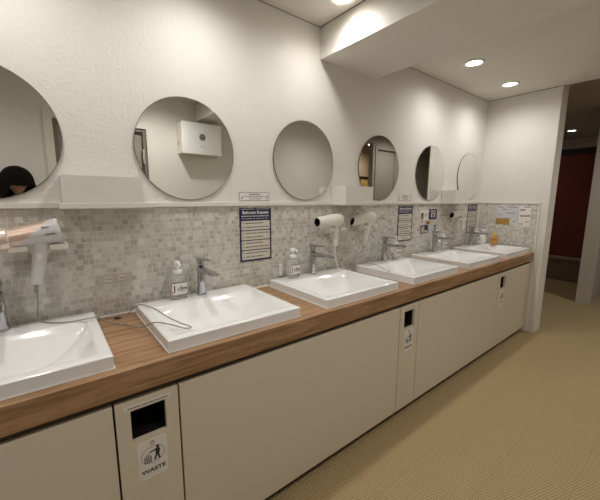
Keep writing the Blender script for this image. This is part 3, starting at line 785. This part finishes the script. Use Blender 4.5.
holder(1.645, 'white wall holder under the left dryer of the middle pair', .17, 1.272)
holder(2.01, 'white wall holder under the right dryer of the middle pair', .17, 1.274)
holder(3.545, 'white wall holder under the dryer near the corner', .17, 1.278)

# ------------------------------------------------------------------ cords
def cord(pts, r, m, label, nm='power_cord'):
    bm = NB(); tube(bm, pts, r, 8, 10); tag(obj(nm, bm, m, smooth=True), label, 'cord', 'dryer power cords')
zd = ZT+.0035; zc = ZTOP+.0035
cord([(-.054, YDR, 1.088), (-.056, -.085, 1.04), (-.062, -.060, .985), (-.050, -.075, zd+.002), (-.015, -.115, zd+.001), (.045, -.150, zd+.002), (.100, -.165, zd+.006), (.137, -.160, zd+.004), (.165, -.150, .940), (.206, -.145, .916), (.246, -.200, .916), (.280, -.320, .935), (.312, -.385, zd+.006), (.345, -.405, zd+.003), (.375, -.412, .951), (.421, -.443, .934),
      (.448, -.440, .932), (.425, -.372, .934), (.395, -.290, .944), (.365, -.210, zd+.004), (.345, -.145, zd+.006), (.322, -.105, zd+.007), (.300, -.075, .950), (.275, -.062, .922), (.250, -.066, .912), (.235, -.068, .911)], .0028, M_cordg, 'grey cord of the rose gold dryer, looping from the first basin over to the second')
x2 = 1.620+.022
cord([(x2, YDR, 1.113), (x2+.002, YDR-.005, 1.06), (x2+.002, -.12, .99), (x2-.001, -.145, zd+.004), (x2, -.175, .936), (x2+.012, -.205, .915), (x2+.035, -.20, .920), (x2+.055, -.165, .942), (x2+.075, -.13, zd+.004), (x2+.09, -.08, zd+.004), (x2+.118, -.05, .94), (x2+.145, -.055, .914)], .0030, M_cord, 'white cord hanging from the dryer down into the third basin')
cord([(1.968, YDR+.004, 1.116), (1.945, -.085, 1.07), (1.90, -.07, 1.03), (1.885, -.06, .98), (1.870, -.06, .93), (1.850, -.075, .918), (1.845, -.08, .93), (1.875, -.068, .955), (1.915, -.065, zd+.006), (1.97, -.080, zd+.004), (2.02, -.14, zd+.004), (2.03, -.22, .950), (1.99, -.30, .945), (1.945, -.345, zd+.003), (1.90, -.385, zd+.001)], .0026, M_cordg, 'thin grey cord from the right middle dryer curling onto the fourth basin')
cord([(3.575, YDR, 1.135), (3.56, -.085, 1.06), (3.50, -.05, .99), (3.46, -.05, zd+.003), (3.42, -.045, .93)], .0026, M_cord, 'white cord of the far dryer hanging behind the corner basin')
bm = NB(); lathe(bm, [(0, .016), (.003, .016), (.0035, .010), (.001, .009)], (.228, -.066, ZTOP+.0003), (0, 0, 1)); tag(obj('cord_grommet', bm, M_black, smooth=True), 'small black cord hole in the counter between the first two basins', 'grommet')

# ------------------------------------------------------------------ white box on the opposite wall (seen in the mirror)
t = thing('wall_dispenser', 'white box with a round grey badge on the opposite wall, seen in the second mirror', 'dispenser', (1.560, YR, 2.0), 0)
bm = NB(); box(bm, -.238, .238, .0, .172, 0, .35); obj('housing', bm, M_plasticw, t, bevel=.006)
bm = NB(); box(bm, -.242, .242, .173, .186, -.004, .354); fc = obj('front_cover', bm, M_frost, t, bevel=.005)
bm = NB(); prism(bm, circle(0, .195, .038), .1865, .190); obj('badge', bm, mat('badge_grey', (.22, .23, .23), .3, .5), fc)
bm = NB(); dashes(bm, -.03, .04, .085, .006, .1875, 9, .004, .010); obj('small_print', bm, M_inkgrey, fc)
bm = NB(); box(bm, -.2405, -.2382, .05, .06, .1, .14); obj('side_lock', bm, M_ink, t)

# ------------------------------------------------------------------ the photographer (seen in the leftmost mirror)
def skin_mesh(joints, edges, sub=2, root=0):
    me = bpy.data.meshes.new('tmp'); me.from_pydata([j[0] for j in joints], edges, [])
    o = bpy.data.objects.new('tmp', me); COL.objects.link(o)
    md = o.modifiers.new('s', 'SKIN'); md.use_smooth_shade = True
    for i, j in enumerate(joints):
        r = j[1] if isinstance(j[1], tuple) else (j[1], j[1]); sv = me.skin_vertices[0].data[i]; sv.radius = r; sv.use_root = (i == root)
    sb = o.modifiers.new('u', 'SUBSURF'); sb.levels = sub
    m2 = bpy.data.meshes.new_from_object(o.evaluated_get(bpy.context.evaluated_depsgraph_get()))
    bpy.data.objects.remove(o); return m2
P = Vector((-.168, -2.085, 0))
def PP(x, y, z): return (P.x+x, P.y+y, z)
pr = thing('person', 'person with dark bobbed hair taking the photo, reflected in the leftmost mirror', 'person', (P.x, P.y, 0))
# phone first: landscape, just behind the lens position
pc = CAM - fwd*.014 + rt2*.058 - up2*.022
HR = pc + rt2*.078 - up2*.012; HRl = HR - P
HL = pc - rt2*.078 - up2*.020
body_j = [(PP(0, 0, .94), (.150, .105)), (PP(0, 0, 1.08), (.125, .095)), (PP(0, .0, 1.24), (.145, .10)), (PP(0, -.005, 1.37), (.12, .075)), (PP(0, 0, 1.43), (.052, .055)), (PP(0, .012, 1.52), (.048, .052)),
          (PP(.165, -.01, 1.375), .052), (PP(.245, .04, 1.16), .042), tuple([tuple(HR + Vector((.020, -.055, -.075))), .026]),
          (PP(-.165, -.01, 1.375), .052), (PP(-.225, .09, 1.17), .042), tuple([tuple(HL + Vector((-.035, -.05, -.075))), .026]),
          (PP(.09, 0, .86), .085), (PP(.10, .01, .48), .055), (PP(.10, -.02, .09), .036), (PP(.105, .10, .035), (.032, .028)),
          (PP(-.09, 0, .86), .085), (PP(-.10, .01, .48), .055), (PP(-.10, -.02, .09), .036), (PP(-.105, .10, .035), (.032, .028))]
body_e = [(0, 1), (1, 2), (2, 3), (3, 4), (4, 5), (3, 6), (6, 7), (7, 8), (3, 9), (9, 10), (10, 11), (0, 12), (12, 13), (13, 14), (14, 15), (0, 16), (16, 17), (17, 18), (18, 19)]
mb_ = skin_mesh(body_j, body_e)
bm = NB(); bm.from_mesh(mb_)
hc = Vector(PP(0.005, .012, 1.615))
def ell(bm, c, r, rot=None, seg=28):
    m_ = Matrix.Translation(c) @ (rot or Matrix.Identity(4)) @ Matrix.Diagonal((*r, 1))
    return bmesh.ops.create_uvsphere(bm, u_segments=seg, v_segments=seg//2+4, radius=1, matrix=m_)['verts']
for v in ell(bm, hc, (.074, .092, .108)):
    d = v.co-hc
    if d.z < 0: v.co.x = hc.x + d.x*(1+d.z*2.6); v.co.y = hc.y + d.y*(1+d.z*.8) + (.010 if d.y > 0 else 0)*(-d.z/.1)
ell(bm, hc+Vector((0, .098, -.018)), (.011, .013, .022)); ell(bm, hc+Vector((0, .106, -.032)), (.014, .011, .009))
ell(bm, hc+Vector((0, .088, .012)), (.050, .012, .012))
for s in (-1, 1): ell(bm, hc+Vector((s*.075, -.005, -.012)), (.010, .018, .028)); ell(bm, hc+Vector((s*.035, .068, -.035)), (.022, .018, .022))
# hands gripping both ends of the phone
def hand(bm, c, s, wrist):
    tube(bm, [wrist, wrist.lerp(c, .5), c - rt2*s*.004 - fwd*.022], lambda q: .024+.006*q, 12, 4)
    ell(bm, c - fwd*.018 - up2*.006, (.030, .022, .036))
    for k in range(4):
        z = .030-.019*k; ln = (.90, 1.0, .96, .78)[k]
        b = c - fwd*.020 + up2*z + rt2*s*.022
        tube(bm, [b, b + rt2*s*.010 + fwd*.012*ln, b + rt2*s*.002 + fwd*.026*ln, b - rt2*s*.018*ln + fwd*.031], lambda q: .0088-.002*q, 10, 4)
    b = c - fwd*.024 - up2*.022
    tube(bm, [b, b - rt2*s*.026 - fwd*.002 + up2*.006, b - rt2*s*.046 - fwd*.000 + up2*.016], lambda q: .0105-.002*q, 10, 4)
hand(bm, HR, 1, Vector(body_j[8][0])); hand(bm, HL, -1, Vector(body_j[11][0]))
for v in bm.verts: v.co -= P
body = obj('body', bm, M_skin, pr, smooth=True)
rm = body.modifiers.new('fuse', 'REMESH'); rm.mode = 'VOXEL'; rm.voxel_size = .0045; rm.use_smooth_shade = True
def part_skin(name, js, es, m_, grow, sub=2):
    j2 = [(Vector(a)-P, (r[0]+grow, r[1]+grow) if isinstance(r, tuple) else r+grow) for a, r in js]
    me = skin_mesh(j2, es, sub); me.name = name; me.materials.append(m_)
    o = bpy.data.objects.new(name, me); COL.objects.link(o); o.parent = pr
    for p in me.polygons: p.use_smooth = True
    return o
bj = body_j
up_j = [(PP(0, 0, .90), (.150, .108)), bj[1], bj[2], bj[3], (PP(0, 0, 1.415), (.060, .060)), bj[6], bj[7], (tuple(Vector(bj[7][0]).lerp(Vector(bj[8][0]), .92)), .029), bj[9], bj[10], (tuple(Vector(bj[10][0]).lerp(Vector(bj[11][0]), .92)), .029)]
part_skin('jumper', up_j, [(0, 1), (1, 2), (2, 3), (3, 4), (3, 5), (5, 6), (6, 7), (3, 8), (8, 9), (9, 10)], M_cloth, .010)
lo_j = [(PP(0, 0, .96), (.140, .105)), (PP(0, 0, .90), (.145, .108)), bj[12], bj[13], (PP(.10, -.02, .10), .045), bj[16], bj[17], (PP(-.10, -.02, .10), .045)]
part_skin('trousers', lo_j, [(0, 1), (1, 2), (2, 3), (3, 4), (1, 5), (5, 6), (6, 7)], M_trouser, .010)
for s in (-1, 1):
    bm = NB(); rings = []
    for y, wv, hh in ((-.085, .030, .06), (-.06, .038, .085), (0, .040, .085), (.06, .044, .060), (.12, .046, .045), (.155, .036, .035), (.165, .02, .02)):
        rings.append([(s*.103+wv*math.cos(a), y, max(0.001, hh*.5+hh*.5*math.sin(a))) for a in [2*math.pi*i/16 for i in range(16)]])
    loft(bm, rings); obj('shoe', bm, M_shoe, pr, smooth=True)
# face details
hl = hc-P
for s in (-1, 1):
    bm = NB(); ell(bm, hl+Vector((s*.031, .084, .000)), (.013, .010, .008), seg=16); e = obj('eye', bm, M_eye, pr, smooth=True)
    bm = NB(); ell(bm, hl+Vector((s*.031, .0925, .000)), (.0055, .003, .0058), seg=12); obj('iris', bm, M_iris, e, smooth=True)
    bm = NB(); tube(bm, [hl+Vector((s*.016, .094, .017)), hl+Vector((s*.032, .092, .021)), hl+Vector((s*.048, .080, .017))], .0028, 8, 4); obj('eyebrow', bm, M_hair, pr, smooth=True)
bm = NB(); ell(bm, hl+Vector((0, .094, -.056)), (.022, .009, .0045), seg=16); ell(bm, hl+Vector((0, .093, -.063)), (.018, .009, .005), seg=16); obj('mouth', bm, M_lip, pr, smooth=True)
# bobbed hair with a parted fringe
bm = NB()
n1, n2 = 48, 26; rows = []
for j in range(n2+1):
    ph = math.pi*.5*min(1, j/16); row = []
    for i in range(n1):
        th_ = 2*math.pi*i/n1                                  # 90 deg = face (+y)
        face = max(0, math.cos(th_-math.pi/2+.42))
        c, s = math.cos(th_), math.sin(th_)
        wv = 1+.022*math.sin(th_*19+j*.2)+.012*math.sin(th_*31-j*.1)
        if j <= 16:
            x = .120*math.sin(ph)*c*wv; y = .128*math.sin(ph)*s*wv; z = .134*math.cos(ph)
            if face > .72 and j > 14: z = max(z, -.036)
        else:
            q = (j-16)/10; z = -.15*q; x = (.120+.010*math.sin(q*3))*c*wv; y = .128*s*wv
            if face > .72: z = -.036-.006*q*(1+math.sin(i*2.3)); x *= .985; y *= .97
            elif face > .45: z *= (1-(face-.45)/.27)**.6
        row.append(bm.verts.new((hl.x+x, hl.y-.008+y, hl.z+.006+z)))
    rows.append(row)
for a, b in zip(rows, rows[1:]):
    for i in range(n1): bm.faces.new((a[i], a[(i+1) % n1], b[(i+1) % n1], b[i]))
bmesh.ops.remove_doubles(bm, verts=bm.verts, dist=1e-5)
hair = obj('hair', bm, M_hair, pr, smooth=True, angle=80)
sd = hair.modifiers.new('thick', 'SOLIDIFY'); sd.thickness = .008; sd.offset = -1
# the phone
t = thing('smartphone', 'dark smartphone held up in both hands by the photographer', 'phone', tuple(pc))
t.rotation_euler = Matrix((rt2, up2, -fwd)).transposed().to_euler()
bm = NB(); vs = box(bm, -.074, .074, -.036, .036, 0.002, .0095); obj('phone_body', bm, M_phone, t, bevel=.003)
bm = NB()
for dx, dy in ((-.058, .022), (-.058, .004), (-.042, .013)): cyl(bm, (dx, dy, .001), (dx, dy, .0022), .007)
obj('rear_lenses', bm, M_black, t, smooth=True)
bm = NB(); box(bm, -.070, .070, -.032, .032, .0096, .0100); obj('screen', bm, mat('phone_screen', (.03, .03, .035), .08), t)
